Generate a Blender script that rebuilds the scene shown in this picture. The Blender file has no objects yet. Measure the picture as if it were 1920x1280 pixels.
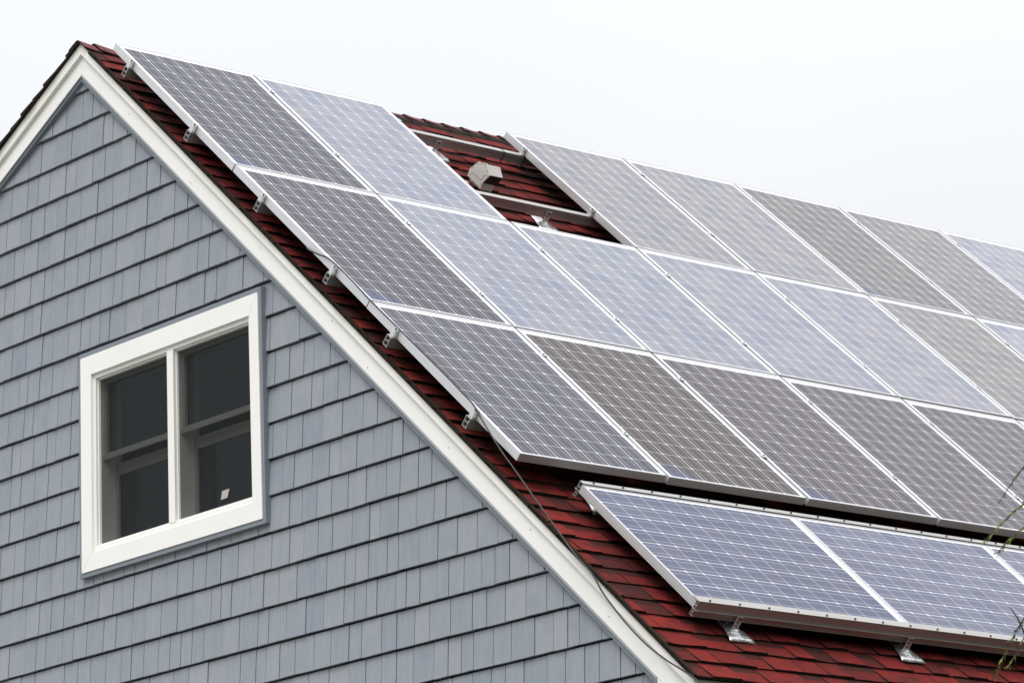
import bpy, math, random
from mathutils import Vector, Matrix, noise
random.seed(7)
rad = math.radians
# ------------------------------------------------------------------ constants
G = 9.0                                   # height of the gable apex datum above the ground
TH = 0.766014
c, s = math.cos(TH), math.sin(TH)
NP = 0.3392                               # top plane of the upper panels above the datum plane
S0, Y0 = 0.2315, -0.0715
PV, PU = 1.567, 1.066
NR = 0.180                                # shingle surface
NPL = 0.319                               # top of the lower array
TANL = 0.505                              # left slope
LEN = 9.6                                 # length of the house along the ridge
def P(S, y, n): return Vector((S*c+n*s, y, -S*s+n*c+G))
def W(x, y, z): return Vector((x, y, z+G))
# ------------------------------------------------------------------ scene, camera, light
sc = bpy.context.scene
sc.render.engine = 'CYCLES'
sc.render.resolution_x, sc.render.resolution_y = 1024, 682
C = sc.collection
cam = bpy.data.cameras.new('camera'); camo = bpy.data.objects.new('camera', cam); C.objects.link(camo)
a, b, r_ = -0.876751, 0.324185, -0.041781
f = Vector((math.sin(a)*math.cos(b), math.cos(a)*math.cos(b), math.sin(b)))
r0 = Vector((math.cos(a), -math.sin(a), 0)); u0 = r0.cross(f)
rr = math.cos(r_)*r0+math.sin(r_)*u0; uu = -math.sin(r_)*r0+math.cos(r_)*u0
m = Matrix((rr, uu, -f)).transposed().to_4x4()
m.translation = Vector((16.942581, -12.338396, -7.319326+G))
camo.matrix_world = m
cam.sensor_width = 36; cam.lens = 36*6736.59/1920
cam.shift_x = 385.28/1920; cam.shift_y = -431.07/1920
cam.clip_start = 0.1; cam.clip_end = 2000
cam.dof.use_dof = True; cam.dof.focus_distance = 18.8; cam.dof.aperture_fstop = 14
sc.camera = camo

SUNV = Vector((0.22, -0.50, 0.84)).normalized()
world = bpy.data.worlds.new('World'); sc.world = world; world.use_nodes = True
nt = world.node_tree; N = nt.nodes; L = nt.links
for n_ in list(N): N.remove(n_)
out = N.new('ShaderNodeOutputWorld'); bg = N.new('ShaderNodeBackground')
sky = N.new('ShaderNodeTexSky'); sky.sky_type = 'NISHITA'; sky.sun_disc = False
sky.sun_elevation = math.asin(SUNV.z); sky.sun_rotation = math.atan2(SUNV.x, SUNV.y)
sky.dust_density = 4.0
tc = N.new('ShaderNodeTexCoord'); sep = N.new('ShaderNodeSeparateXYZ')
L.new(tc.outputs['Generated'], sep.inputs[0])
def mth(nt, op, a, b=None, clamp=False):
    n = nt.nodes.new('ShaderNodeMath'); n.operation = op; n.use_clamp = clamp
    for i, v in enumerate((a, b)):
        if v is None: continue
        if isinstance(v, (int, float)): n.inputs[i].default_value = v
        else: nt.links.new(v, n.inputs[i])
    return n.outputs[0]
zc = mth(nt, 'MAXIMUM', sep.outputs['Z'], 0.0)
grad = mth(nt, 'ADD', mth(nt, 'MULTIPLY', zc, 13.2), 5.75)     # overcast sky: brighter overhead
nz = N.new('ShaderNodeTexNoise'); nz.inputs['Scale'].default_value = 2.6; nz.inputs['Detail'].default_value = 4
nz.inputs['Roughness'].default_value = 0.45
L.new(tc.outputs['Generated'], nz.inputs['Vector'])
mr = N.new('ShaderNodeMapRange'); mr.inputs[1].default_value = 0.3; mr.inputs[2].default_value = 0.7
mr.inputs[3].default_value = 0.95; mr.inputs[4].default_value = 1.05
L.new(nz.outputs[0], mr.inputs[0])
lum = mth(nt, 'MULTIPLY', grad, mr.outputs[0])
cloudc = N.new('ShaderNodeMix'); cloudc.data_type = 'RGBA'
cloudc.inputs[6].default_value = (0.950, 0.968, 1.0, 1); cloudc.inputs[7].default_value = (0.985, 0.988, 1.0, 1)
L.new(mth(nt, 'MULTIPLY', mth(nt, 'SUBTRACT', nz.outputs[0], 0.3), 2.5, True), cloudc.inputs[0])
vm = N.new('ShaderNodeVectorMath'); vm.operation = 'SCALE'
L.new(cloudc.outputs[2], vm.inputs[0]); L.new(lum, vm.inputs['Scale'])
mx = N.new('ShaderNodeMix'); mx.data_type = 'RGBA'; mx.inputs[0].default_value = 0.93
L.new(sky.outputs[0], mx.inputs[6]); L.new(vm.outputs[0], mx.inputs[7])
L.new(mx.outputs[2], bg.inputs['Color']); bg.inputs['Strength'].default_value = 0.085
L.new(bg.outputs[0], out.inputs['Surface'])

sun = bpy.data.lights.new('sun', 'SUN'); sun.energy = 1.55; sun.angle = rad(35); sun.color = (1, 0.975, 0.94)
suno = bpy.data.objects.new('sun', sun); C.objects.link(suno)
suno.rotation_euler = SUNV.to_track_quat('Z', 'Y').to_euler(); suno.location = (0, -20, 40)
sc.view_settings.view_transform = 'Standard'; sc.view_settings.look = 'None'
sc.view_settings.exposure = 0.34; sc.view_settings.gamma = 1.0

# ------------------------------------------------------------------ mesh helpers
class MB:
    def __init__(self): self.v = []; self.f = []; self.t = []
    def add(self, vs, fs, t=0.5):
        o = len(self.v); self.v += [Vector(x) for x in vs]
        for fc in fs: self.f.append([i+o for i in fc]); self.t.append(t)
    def hexa(self, b4, t4, t=0.5):       # two quads of matching corners
        self.add(list(b4)+list(t4), [(3, 2, 1, 0), (4, 5, 6, 7), (0, 1, 5, 4), (1, 2, 6, 5), (2, 3, 7, 6), (3, 0, 4, 7)], t)
    def rbox(self, s0, s1, y0, y1, n0, n1, t=0.5):
        self.hexa([P(s0, y0, n0), P(s1, y0, n0), P(s1, y1, n0), P(s0, y1, n0)],
                  [P(s0, y0, n1), P(s1, y0, n1), P(s1, y1, n1), P(s0, y1, n1)], t)
    def wbox(self, x0, x1, y0, y1, z0, z1, t=0.5):
        self.hexa([W(x0, y0, z0), W(x1, y0, z0), W(x1, y1, z0), W(x0, y1, z0)],
                  [W(x0, y0, z1), W(x1, y0, z1), W(x1, y1, z1), W(x0, y1, z1)], t)
    def prism(self, poly, y0, y1, t=0.5, y0b=None):   # polygon in xz (counter-clockwise seen from -Y) extruded along y
        n = len(poly)
        vs = [W(x, y0, z) for x, z in poly]+[W(x, y1, z) for x, z in poly]
        fs = [tuple(range(n)), tuple(reversed(range(n, 2*n)))]
        for i in range(n):
            j = (i+1) % n; fs.append((j, i, i+n, j+n))
        self.add(vs, fs, t)
    def tube(self, pts, r, seg=8, t=0.5, r2=None):
        pts = [Vector(p) for p in pts]; k = len(pts); rings = []
        up = Vector((0, 0, 1))
        for i, p in enumerate(pts):
            d = (pts[min(i+1, k-1)]-pts[max(i-1, 0)]).normalized()
            q = d.cross(up)
            if q.length < 1e-4: q = d.cross(Vector((1, 0, 0)))
            q.normalize(); w = q.cross(d)
            ri = r if r2 is None else r+(r2-r)*i/(k-1)
            rings.append([p+(q*math.cos(2*math.pi*j/seg)+w*math.sin(2*math.pi*j/seg))*ri for j in range(seg)])
        vs = [x for rg in rings for x in rg]; fs = []
        for i in range(k-1):
            for j in range(seg):
                j2 = (j+1) % seg
                fs.append((i*seg+j, i*seg+j2, (i+1)*seg+j2, (i+1)*seg+j))
        fs.append(tuple(reversed(range(seg)))); fs.append(tuple(range((k-1)*seg, k*seg)))
        self.add(vs, fs, t)
    def build(self, name, mat, parent=None, smooth=False, bevel=0):
        me = bpy.data.meshes.new(name)
        vs = self.v
        if parent is not None:
            inv = MW[parent.name].inverted(); vs = [inv @ x for x in vs]
        me.from_pydata([tuple(x) for x in vs], [], self.f); me.validate()
        if len(me.polygons) == len(self.t):
            at = me.attributes.new('tone', 'FLOAT', 'FACE'); at.data.foreach_set('value', self.t)
        import bmesh
        bm = bmesh.new(); bm.from_mesh(me); bmesh.ops.recalc_face_normals(bm, faces=bm.faces); bm.to_mesh(me); bm.free()
        me.materials.append(mat)
        if smooth:
            for p in me.polygons: p.use_smooth = True
        o = bpy.data.objects.new(name, me); C.objects.link(o)
        if parent is not None: o.parent = parent; MW[o.name] = MW[parent.name].copy()
        else: MW[o.name] = Matrix.Identity(4)
        if bevel:
            b = o.modifiers.new('bevel', 'BEVEL'); b.width = bevel; b.segments = 2; b.limit_method = 'ANGLE'
        return o
MW = {}
RR = Matrix((Vector((c, 0, -s)), Vector((0, 1, 0)), Vector((s, 0, c)))).transposed()
def tag(o, label=None, cat=None, group=None, kind=None):
    if label: o['label'] = label
    if cat: o['category'] = cat
    if group: o['group'] = group
    if kind: o['kind'] = kind
    return o
def empty(name, loc, roofed=False):
    o = bpy.data.objects.new(name, None); C.objects.link(o); o.empty_display_size = 0.2
    M = RR.to_4x4() if roofed else Matrix.Identity(4)
    M.translation = loc; o.matrix_world = M; MW[o.name] = M.copy()
    return o

# ------------------------------------------------------------------ materials
def mat(name, col, rough=0.6, spec=0.4, metal=0.0):
    m = bpy.data.materials.new(name); m.use_nodes = True
    b = m.node_tree.nodes['Principled BSDF']
    b.inputs['Base Color'].default_value = (*col, 1); b.inputs['Roughness'].default_value = rough
    b.inputs['Specular IOR Level'].default_value = spec; b.inputs['Metallic'].default_value = metal
    return m
def nn(m, t): return m.node_tree.nodes.new(t)
def lk(m, a, b): m.node_tree.links.new(a, b)
def bs(m): return m.node_tree.nodes['Principled BSDF']
def attr(m, name='tone'):
    n = nn(m, 'ShaderNodeAttribute'); n.attribute_name = name; return n.outputs['Fac']
def coords(m, scale, kind='Object'):
    t = nn(m, 'ShaderNodeTexCoord'); mp = nn(m, 'ShaderNodeMapping'); mp.inputs['Scale'].default_value = scale
    lk(m, t.outputs[kind], mp.inputs[0]); return mp.outputs[0]
def noise_(m, vec, scale, detail=3, rough=0.5):
    n = nn(m, 'ShaderNodeTexNoise'); n.inputs['Scale'].default_value = scale; n.inputs['Detail'].default_value = detail
    n.inputs['Roughness'].default_value = rough; lk(m, vec, n.inputs['Vector']); return n.outputs[0]
def ramp(m, fac, stops):
    n = nn(m, 'ShaderNodeValToRGB'); e = n.color_ramp.elements
    while len(e) > 1: e.remove(e[-1])
    e[0].position = stops[0][0]; e[0].color = (*stops[0][1], 1)
    for p, cl in stops[1:]:
        k = e.new(p); k.color = (*cl, 1)
    lk(m, fac, n.inputs[0]); return n.outputs[0]
def mixc(m, fac, a, b, mode='MIX'):
    n = nn(m, 'ShaderNodeMix'); n.data_type = 'RGBA'; n.blend_type = mode
    for k, v in ((0, fac), (6, a), (7, b)):
        if isinstance(v, (int, float)): n.inputs[k].default_value = v
        elif isinstance(v, tuple): n.inputs[k].default_value = (*v, 1)
        else: lk(m, v, n.inputs[k])
    return n.outputs[2]
def bump(m, h, strength, dist=0.002):
    n = nn(m, 'ShaderNodeBump'); n.inputs['Strength'].default_value = strength; n.inputs['Distance'].default_value = dist
    lk(m, h, n.inputs['Height']); lk(m, n.outputs[0], bs(m).inputs['Normal'])
def M_(m, op, a, b=None, clamp=False): return mth(m.node_tree, op, a, b, clamp)

# blue-grey shakes
m_shake = mat('shake_paint', (0.35, 0.385, 0.43), 0.55, 0.3)
v1 = coords(m_shake, (60, 60, 2.2)); n1 = noise_(m_shake, v1, 1.0, 4, 0.6)
v2 = coords(m_shake, (1, 1, 1)); n2 = noise_(m_shake, v2, 7.0, 3)
colr = ramp(m_shake, attr(m_shake), [(0, (0.212, 0.243, 0.290)), (0.5, (0.246, 0.272, 0.315)), (1, (0.285, 0.304, 0.338))])
colr = mixc(m_shake, M_(m_shake, 'MULTIPLY', M_(m_shake, 'SUBTRACT', n1, 0.35, True), 1.1), colr, (0.345, 0.360, 0.372))
colr = mixc(m_shake, M_(m_shake, 'MULTIPLY', M_(m_shake, 'SUBTRACT', n2, 0.5, True), 1.4), colr, (0.185, 0.215, 0.262))
lk(m_shake, colr, bs(m_shake).inputs['Base Color']); bump(m_shake, n1, 0.5, 0.002)
# trims
def painted(name, col, dirt, amt=0.25, rough=0.5):
    m = mat(name, col, rough, 0.35)
    n = noise_(m, coords(m, (1, 1, 1)), 3.0, 5, 0.6)
    n2 = noise_(m, coords(m, (1, 1, 1)), 160.0, 2)
    f1 = M_(m, 'MULTIPLY', M_(m, 'SUBTRACT', n, 0.45, True), amt*4, True)
    lk(m, mixc(m, f1, col, dirt), bs(m).inputs['Base Color']); bump(m, n2, 0.06, 0.001)
    return m
m_white = painted('white_paint', (0.86, 0.855, 0.83), (0.80, 0.79, 0.73), 0.35)
m_barge = painted('barge_paint', (0.86, 0.85, 0.81), (0.74, 0.72, 0.61), 0.35)
m_vinyl = painted('window_vinyl', (0.85, 0.84, 0.81), (0.78, 0.75, 0.68), 0.3)
m_chan = painted('grey_channel', (0.205, 0.225, 0.262), (0.18, 0.20, 0.235), 0.3)
m_chan_lit = painted('lit_channel', (0.34, 0.362, 0.395), (0.31, 0.33, 0.365), 0.3)  # lighter copy of the channel grey, painting the highlight on the upper bevel
m_back = mat('sheathing', (0.012, 0.014, 0.018), 0.9, 0.1)  # black, so the slots between shake courses read as shadow lines
m_sash = painted('sash_paint', (0.36, 0.37, 0.335), (0.30, 0.30, 0.27), 0.3)
m_dark = mat('dark_interior', (0.05, 0.05, 0.05), 0.95, 0.0)
# roof shingles
m_shin = mat('red_asphalt_shingle', (0.2, 0.03, 0.02), 0.92, 0.12)
gn = noise_(m_shin, coords(m_shin, (1, 1, 1)), 420.0, 2, 0.8)
gn2 = noise_(m_shin, coords(m_shin, (1, 1, 1)), 9.0, 4, 0.6)
gn3 = noise_(m_shin, coords(m_shin, (1, 1, 1)), 60.0, 3, 0.7)
base = ramp(m_shin, attr(m_shin), [(0, (0.026, 0.014, 0.013)), (0.3, (0.060, 0.016, 0.014)), (0.6, (0.142, 0.017, 0.016)), (1, (0.232, 0.024, 0.020))])
base = mixc(m_shin, M_(m_shin, 'MULTIPLY', M_(m_shin, 'SUBTRACT', gn2, 0.45, True), 2.8, True), base, (0.050, 0.020, 0.017))
base = mixc(m_shin, M_(m_shin, 'MULTIPLY', M_(m_shin, 'SUBTRACT', gn3, 0.5, True), 2.6, True), base, (0.036, 0.015, 0.013))
base = mixc(m_shin, M_(m_shin, 'MULTIPLY', M_(m_shin, 'SUBTRACT', gn, 0.64, True), 4.0, True), base, (0.30, 0.085, 0.06))
lk(m_shin, base, bs(m_shin).inputs['Base Color']); bump(m_shin, gn, 0.7, 0.002)
m_felt = mat('shingle_edge', (0.028, 0.022, 0.018), 0.95, 0.1)
# metals
def alu(name, col, metal, rough):
    m = mat(name, col, rough, 0.5, metal)
    n = noise_(m, coords(m, (1.5, 1.5, 1.5)), 4.0, 3, 0.5)
    f1 = M_(m, 'MULTIPLY', M_(m, 'SUBTRACT', n, 0.4, True), 1.2, True)
    lk(m, mixc(m, f1, col, tuple(x*0.86 for x in col)), bs(m).inputs['Base Color'])
    lk(m, M_(m, 'ADD', M_(m, 'MULTIPLY', n, 0.1), rough-0.05), bs(m).inputs['Roughness'])
    return m
m_frame = alu('anodised_frame', (0.62, 0.625, 0.635), 0.50, 0.38)
m_rail = alu('mill_aluminium', (0.42, 0.412, 0.40), 0.50, 0.38)
m_flash = alu('crumpled_flashing', (0.78, 0.79, 0.79), 0.85, 0.28)
bump(m_flash, noise_(m_flash, coords(m_flash, (1, 1, 1)), 45.0, 3), 0.6, 0.01)
m_vent = painted('vent_paint', (0.56, 0.54, 0.505), (0.42, 0.40, 0.36), 0.5)
m_blk = mat('black_cable', (0.014, 0.014, 0.015), 0.45, 0.5)
m_screw = mat('screw_steel', (0.11, 0.10, 0.09), 0.4, 0.5, 0.6)
# photovoltaic laminate; local X runs along the 1.559 m side, local Y across; origin in the top left corner
LX, LY = 1.554, 1.046
m_pv = mat('photovoltaic_laminate', (0.1, 0.1, 0.15), 0.10, 0.38)
tcn = nn(m_pv, 'ShaderNodeTexCoord'); sp = nn(m_pv, 'ShaderNodeSeparateXYZ'); lk(m_pv, tcn.outputs['Object'], sp.inputs[0])
PXc, PYc = 0.1238, 0.1238
MX, MY = 0.051, 0.0278
def cellc(o, m0, p):
    q = M_(m_pv, 'DIVIDE', M_(m_pv, 'SUBTRACT', o, m0), p)
    return q, M_(m_pv, 'ABSOLUTE', M_(m_pv, 'SUBTRACT', M_(m_pv, 'FRACT', q), 0.5)), M_(m_pv, 'FLOOR', q)
qx, ax, ix = cellc(sp.outputs[0], MX, PXc); qy, ay, iy = cellc(sp.outputs[1], MY, PYc)
def less(a, b): return M_(m_pv, 'LESS_THAN', a, b)
inx = less(ax, 0.5-0.0010/PXc); iny = less(ay, 0.5-0.0020/PYc)
cham = less(M_(m_pv, 'ADD', ax, ay), 1.0-0.078)
rng = M_(m_pv, 'MULTIPLY', M_(m_pv, 'MULTIPLY', M_(m_pv, 'GREATER_THAN', qx, 0.0), less(qx, 12.0)),
         M_(m_pv, 'MULTIPLY', M_(m_pv, 'GREATER_THAN', qy, 0.0), less(qy, 8.0)))
cell = M_(m_pv, 'MULTIPLY', M_(m_pv, 'MULTIPLY', inx, iny), M_(m_pv, 'MULTIPLY', cham, rng))
bus = less(M_(m_pv, 'ABSOLUTE', M_(m_pv, 'SUBTRACT', ay, 0.25)), 0.0125)
cmb = nn(m_pv, 'ShaderNodeCombineXYZ'); lk(m_pv, ix, cmb.inputs[0]); lk(m_pv, iy, cmb.inputs[1])
oi = nn(m_pv, 'ShaderNodeObjectInfo'); lk(m_pv, M_(m_pv, 'MULTIPLY', oi.outputs['Random'], 31.7), cmb.inputs[2])
wn = nn(m_pv, 'ShaderNodeTexWhiteNoise'); lk(m_pv, cmb.outputs[0], wn.inputs['Vector'])
cn = mixc(m_pv, wn.outputs['Value'], (0.80, 0.84, 0.92), (1.16, 1.10, 1.02))
cellcol = mixc(m_pv, 1.0, oi.outputs['Color'], cn, 'MULTIPLY')
dv = nn(m_pv, 'ShaderNodeVectorMath'); dv.operation = 'ADD'; lk(m_pv, tcn.outputs['Object'], dv.inputs[0])
ofs = nn(m_pv, 'ShaderNodeCombineXYZ'); lk(m_pv, M_(m_pv, 'MULTIPLY', oi.outputs['Random'], 57.0), ofs.inputs[2]); lk(m_pv, ofs.outputs[0], dv.inputs[1])
stm = nn(m_pv, 'ShaderNodeMapping'); stm.inputs['Scale'].default_value = (0.9, 3.2, 1); lk(m_pv, dv.outputs[0], stm.inputs[0])
refl_streak = noise_(m_pv, stm.outputs[0], 1.6, 4, 0.6)  # streaks that paint blurred tree reflections into the cell colour
streak_fac = M_(m_pv, 'MULTIPLY', M_(m_pv, 'SUBTRACT', refl_streak, 0.35, True), 0.85, True)
cellcol = mixc(m_pv, streak_fac, cellcol, mixc(m_pv, 1.0, oi.outputs['Color'], (0.98, 0.74, 0.62), 'MULTIPLY'))
cellcol = mixc(m_pv, M_(m_pv, 'MULTIPLY', bus, 0.65), cellcol, (0.52, 0.52, 0.56))
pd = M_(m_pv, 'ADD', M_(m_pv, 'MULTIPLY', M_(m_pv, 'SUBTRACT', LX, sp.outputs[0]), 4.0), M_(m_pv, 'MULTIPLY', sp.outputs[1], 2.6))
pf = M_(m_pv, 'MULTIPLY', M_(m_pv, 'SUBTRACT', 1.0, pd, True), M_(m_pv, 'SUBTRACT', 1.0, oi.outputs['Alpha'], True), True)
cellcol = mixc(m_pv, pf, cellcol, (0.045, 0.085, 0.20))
pvcol = mixc(m_pv, cell, (0.76, 0.77, 0.82), cellcol)
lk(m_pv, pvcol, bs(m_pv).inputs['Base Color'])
lk(m_pv, M_(m_pv, 'ADD', M_(m_pv, 'MULTIPLY', refl_streak, 0.10), 0.09), bs(m_pv).inputs['Roughness'])
bs(m_pv).inputs['IOR'].default_value = 1.25
bs(m_pv).inputs['Specular Tint'].default_value = (0.86, 0.87, 1.0, 1)
# window glass and insect screen
def glassy(name, dark, amount, rough=0.02):
    m = bpy.data.materials.new(name); m.use_nodes = True; t = m.node_tree
    for n in list(t.nodes): t.nodes.remove(n)
    o = t.nodes.new('ShaderNodeOutputMaterial'); tr = t.nodes.new('ShaderNodeBsdfTransparent'); tr.inputs[0].default_value = (*dark, 1)
    gl = t.nodes.new('ShaderNodeBsdfGlossy'); gl.inputs['Roughness'].default_value = rough; gl.inputs[0].default_value = (0.9, 0.95, 1, 1)
    fr = t.nodes.new('ShaderNodeFresnel'); fr.inputs[0].default_value = 1.5
    mm = t.nodes.new('ShaderNodeMixShader'); mu = t.nodes.new('ShaderNodeMath'); mu.operation = 'MULTIPLY'; mu.inputs[1].default_value = amount
    t.links.new(fr.outputs[0], mu.inputs[0]); t.links.new(mu.outputs[0], mm.inputs[0])
    t.links.new(tr.outputs[0], mm.inputs[1]); t.links.new(gl.outputs[0], mm.inputs[2]); t.links.new(mm.outputs[0], o.inputs[0])
    return m
m_glass = glassy('window_glass', (0.62, 0.65, 0.66), 0.22)
m_screen = bpy.data.materials.new('insect_screen'); m_screen.use_nodes = True
t_ = m_screen.node_tree
for n in list(t_.nodes): t_.nodes.remove(n)
o_ = t_.nodes.new('ShaderNodeOutputMaterial'); tr_ = t_.nodes.new('ShaderNodeBsdfTransparent'); df_ = t_.nodes.new('ShaderNodeBsdfDiffuse')
df_.inputs[0].default_value = (0.03, 0.033, 0.033, 1); mm_ = t_.nodes.new('ShaderNodeMixShader'); mm_.inputs[0].default_value = 0.58
t_.links.new(tr_.outputs[0], mm_.inputs[1]); t_.links.new(df_.outputs[0], mm_.inputs[2]); t_.links.new(mm_.outputs[0], o_.inputs[0])
# ground and plants
m_grass = mat('lawn', (0.05, 0.06, 0.03), 0.95, 0.1)
gg = noise_(m_grass, coords(m_grass, (1, 1, 1)), 1.5, 6, 0.7)
lk(m_grass, ramp(m_grass, gg, [(0.3, (0.034, 0.042, 0.022)), (0.7, (0.062, 0.070, 0.040))]), bs(m_grass).inputs['Base Color'])
m_bark = mat('bark', (0.09, 0.07, 0.05), 0.9, 0.1)
bk = noise_(m_bark, coords(m_bark, (8, 8, 1.5)), 3.0, 5, 0.7)
lk(m_bark, ramp(m_bark, bk, [(0.3, (0.05, 0.04, 0.03)), (0.7, (0.14, 0.11, 0.08))]), bs(m_bark).inputs['Base Color'])
m_leaf = mat('needle_green', (0.10, 0.13, 0.02), 0.6, 0.3)
lk(m_leaf, ramp(m_leaf, attr(m_leaf), [(0, (0.09, 0.11, 0.03)), (0.5, (0.17, 0.20, 0.045)), (1, (0.26, 0.27, 0.08))]), bs(m_leaf).inputs['Base Color'])

# ------------------------------------------------------------------ ground
g = MB(); g.add([(-400, -400, 0), (400, -400, 0), (400, 400, 0), (-400, 400, 0)], [(0, 1, 2, 3)])
tag(g.build('ground', m_grass), kind='structure')
m_bounce = mat('bounce_concrete', (0.36, 0.355, 0.34), 0.9, 0.2)
dn_1 = noise_(m_bounce, coords(m_bounce, (1, 1, 1)), 2.2, 6, 0.65)
lk(m_bounce, ramp(m_bounce, dn_1, [(0.3, (0.22, 0.218, 0.20)), (0.7, (0.31, 0.305, 0.285))]), bs(m_bounce).inputs['Base Color'])
g = MB(); g.add([(-26, -24, 0.004), (6.5, -24, 0.004), (6.5, -0.8, 0.004), (-26, -0.8, 0.004)], [(0, 1, 2, 3)])
tag(g.build('bounce_slab', m_bounce), kind='structure')  # unseen pale slab, added to bounce light onto soffit and white trim

rw = random.Random(21); wd_ = MB()  # unseen ring of trees, added to darken the horizon
for q in range(150):
    an = q/150*2*math.pi; r1 = rw.uniform(52, 66); hh = rw.uniform(8, 14); cx, cy = 5+r1*math.cos(an), -2+r1*math.sin(an)
    for _ in range(260):
        t = rw.random(); rad_ = 3.6*math.sqrt(max(0.05, 1-(2*t-0.9)**2))*rw.uniform(.6, 1.05); a2 = rw.uniform(0, 6.28)
        p0 = Vector((cx+rad_*math.cos(a2), cy+rad_*math.sin(a2), hh*(0.05+0.95*t)))
        e1 = Vector((rw.uniform(-1, 1), rw.uniform(-1, 1), rw.uniform(-.5, .5))).normalized()*rw.uniform(.25, .55)
        e2 = e1.cross(Vector((rw.uniform(-1, 1), rw.uniform(-1, 1), 1))).normalized()*rw.uniform(.2, .45)
        wd_.add([p0-e1, p0+e2*.6, p0+e1, p0-e2], [(0, 1, 2, 3)], rw.random())
rw = random.Random(8)  # closer unseen trees, added to block sky light on the east side
for (cx, cy, hh, R_) in ((15.5, 1.5, 10.5, 2.6), (14.8, 6.0, 12.0, 3.0), (15.5, 10.5, 12.5, 3.2), (16.0, 15.5, 13.0, 3.4), (21.5, 0.5, 12.0, 3.2), (20.0, 5.0, 13.0, 3.3), (14.0, 20.5, 13.0, 3.4), (21.0, 11.0, 13.0, 3.4)):
    for _ in range(3200):
        t = rw.random(); rad_ = R_*math.sqrt(max(0.05, 1-(2*t-0.9)**2))*rw.uniform(.35, 1.05); a2 = rw.uniform(0, 6.28)
        p0 = Vector((cx+rad_*math.cos(a2), cy+rad_*math.sin(a2), hh*(0.08+0.92*t)))
        e1 = Vector((rw.uniform(-1, 1), rw.uniform(-1, 1), rw.uniform(-.5, .5))).normalized()*rw.uniform(.08, .2)
        e2 = e1.cross(Vector((rw.uniform(-1, 1), rw.uniform(-1, 1), 1))).normalized()*rw.uniform(.07, .15)
        wd_.add([p0-e1, p0+e2*.6, p0+e1, p0-e2], [(0, 1, 2, 3)], rw.random())
m_wood = mat('added_foliage', (0.05, 0.07, 0.03), 0.9, 0.1)
lk(m_wood, ramp(m_wood, attr(m_wood), [(0, (0.03, 0.042, 0.02)), (1, (0.075, 0.09, 0.04))]), bs(m_wood).inputs['Base Color'])
tag(wd_.build('added_wood', m_wood), kind='stuff')

# ------------------------------------------------------------------ house
house = empty('house', Vector((-0.4, 0, 0)))
tag(house, 'house with blue-grey shake gable, white trim and red shingle roof under the solar panels', 'house')
XR, XL = 4.72, -5.75                     # side walls
ZB = -G
def lineR(n):                             # right rake line, z at x for height n above the datum plane
    return lambda x: n/c - x*s/c
def lineL(h): return lambda x: h - abs(x)*TANL if x < 0 else h + x*TANL
def apex(n, h):                           # crossing of a right line and a left line
    x = (n/c-h)/(s/c+TANL); return x, h+TANL*x
# window rectangle (outer casing) in wall coordinates
WX0, WX1, WZ0, WZ1 = -0.085, 1.635, -3.09, -1.79
LEAN = 0.022
def clip(poly, fn):                       # keep fn(x,z) >= 0
    outp = []
    for i in range(len(poly)):
        p, q = poly[i], poly[(i+1) % len(poly)]; dp, dq = fn(*p), fn(*q)
        if dp >= 0: outp.append(p)
        if (dp >= 0) != (dq >= 0):
            t = dp/(dp-dq); outp.append((p[0]+(q[0]-p[0])*t, p[1]+(q[1]-p[1])*t))
    return outp
rk = lineR(-0.034); lk_ = lineL(-0.024)
# shakes
wall = MB(); EXP = 0.205261; ZC = -0.496254
HX0, HX1, HZ0, HZ1 = WX0-0.006, WX1+0.006, WZ0-0.006, WZ1+0.004
rs = random.Random(3)
k = -3
while True:
    zb = ZC-k*EXP; zt = zb+EXP
    if zb < ZB: break
    x = -5.74+rs.uniform(0, .1)
    while x < 4.60:
        wdt = rs.choice((0.092, 0.108, 0.125, 0.140, 0.155, 0.172)) + rs.uniform(-.006, .006); x1 = min(x+wdt, 4.60)
        t = rs.gauss(0.5, 0.17); t = max(0, min(1, t))
        jb0, jb1 = rs.gauss(0, .0011), rs.gauss(0, .0011)
        q = [(x+0.0025, zb+jb0), (x1-0.0025, zb+jb1), (x1-0.0025, zt-0.0110), (x+0.0025, zt-0.0110)]
        pieces = [q]
        if x1 > HX0 and x < HX1 and zt > HZ0 and zb < HZ1:      # cut round the window
            pieces = []
            pieces.append(clip(q, lambda a, b: HX0-a)); pieces.append(clip(q, lambda a, b: a-HX1))
            mid = clip(clip(q, lambda a, b: a-HX0), lambda a, b: HX1-a)
            if mid:
                pieces.append(clip(mid, lambda a, b: b-HZ1)); pieces.append(clip(mid, lambda a, b: HZ0-b))
        wv = rs.uniform(-0.002, 0.002); tl = rs.uniform(-0.0008, 0.0008)
        for pc in pieces:
            if not pc: continue
            pc = clip(pc, lambda a, b: rk(a)-b)
            if pc: pc = clip(pc, lambda a, b: lk_(a)-b)
            if len(pc) < 3: continue
            # front face tapers: proud at the butt, flush at the top
            def yf(xx, zz): return 0.0+wv+tl*(xx-x)/0.1+0.018*(zz-zb)/EXP
            nP = len(pc)
            fr_ = [W(a, yf(a, b), b) for a, b in pc]; bk_ = [W(a, 0.034, b) for a, b in pc]
            fs_ = [tuple(range(nP))]+[((i+1) % nP, i, i+nP, (i+1) % nP+nP) for i in range(nP)]
            wall.add(fr_+bk_, fs_, t)
        x = x1
    k += 1
wall.build('wall', m_shake, house)
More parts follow.
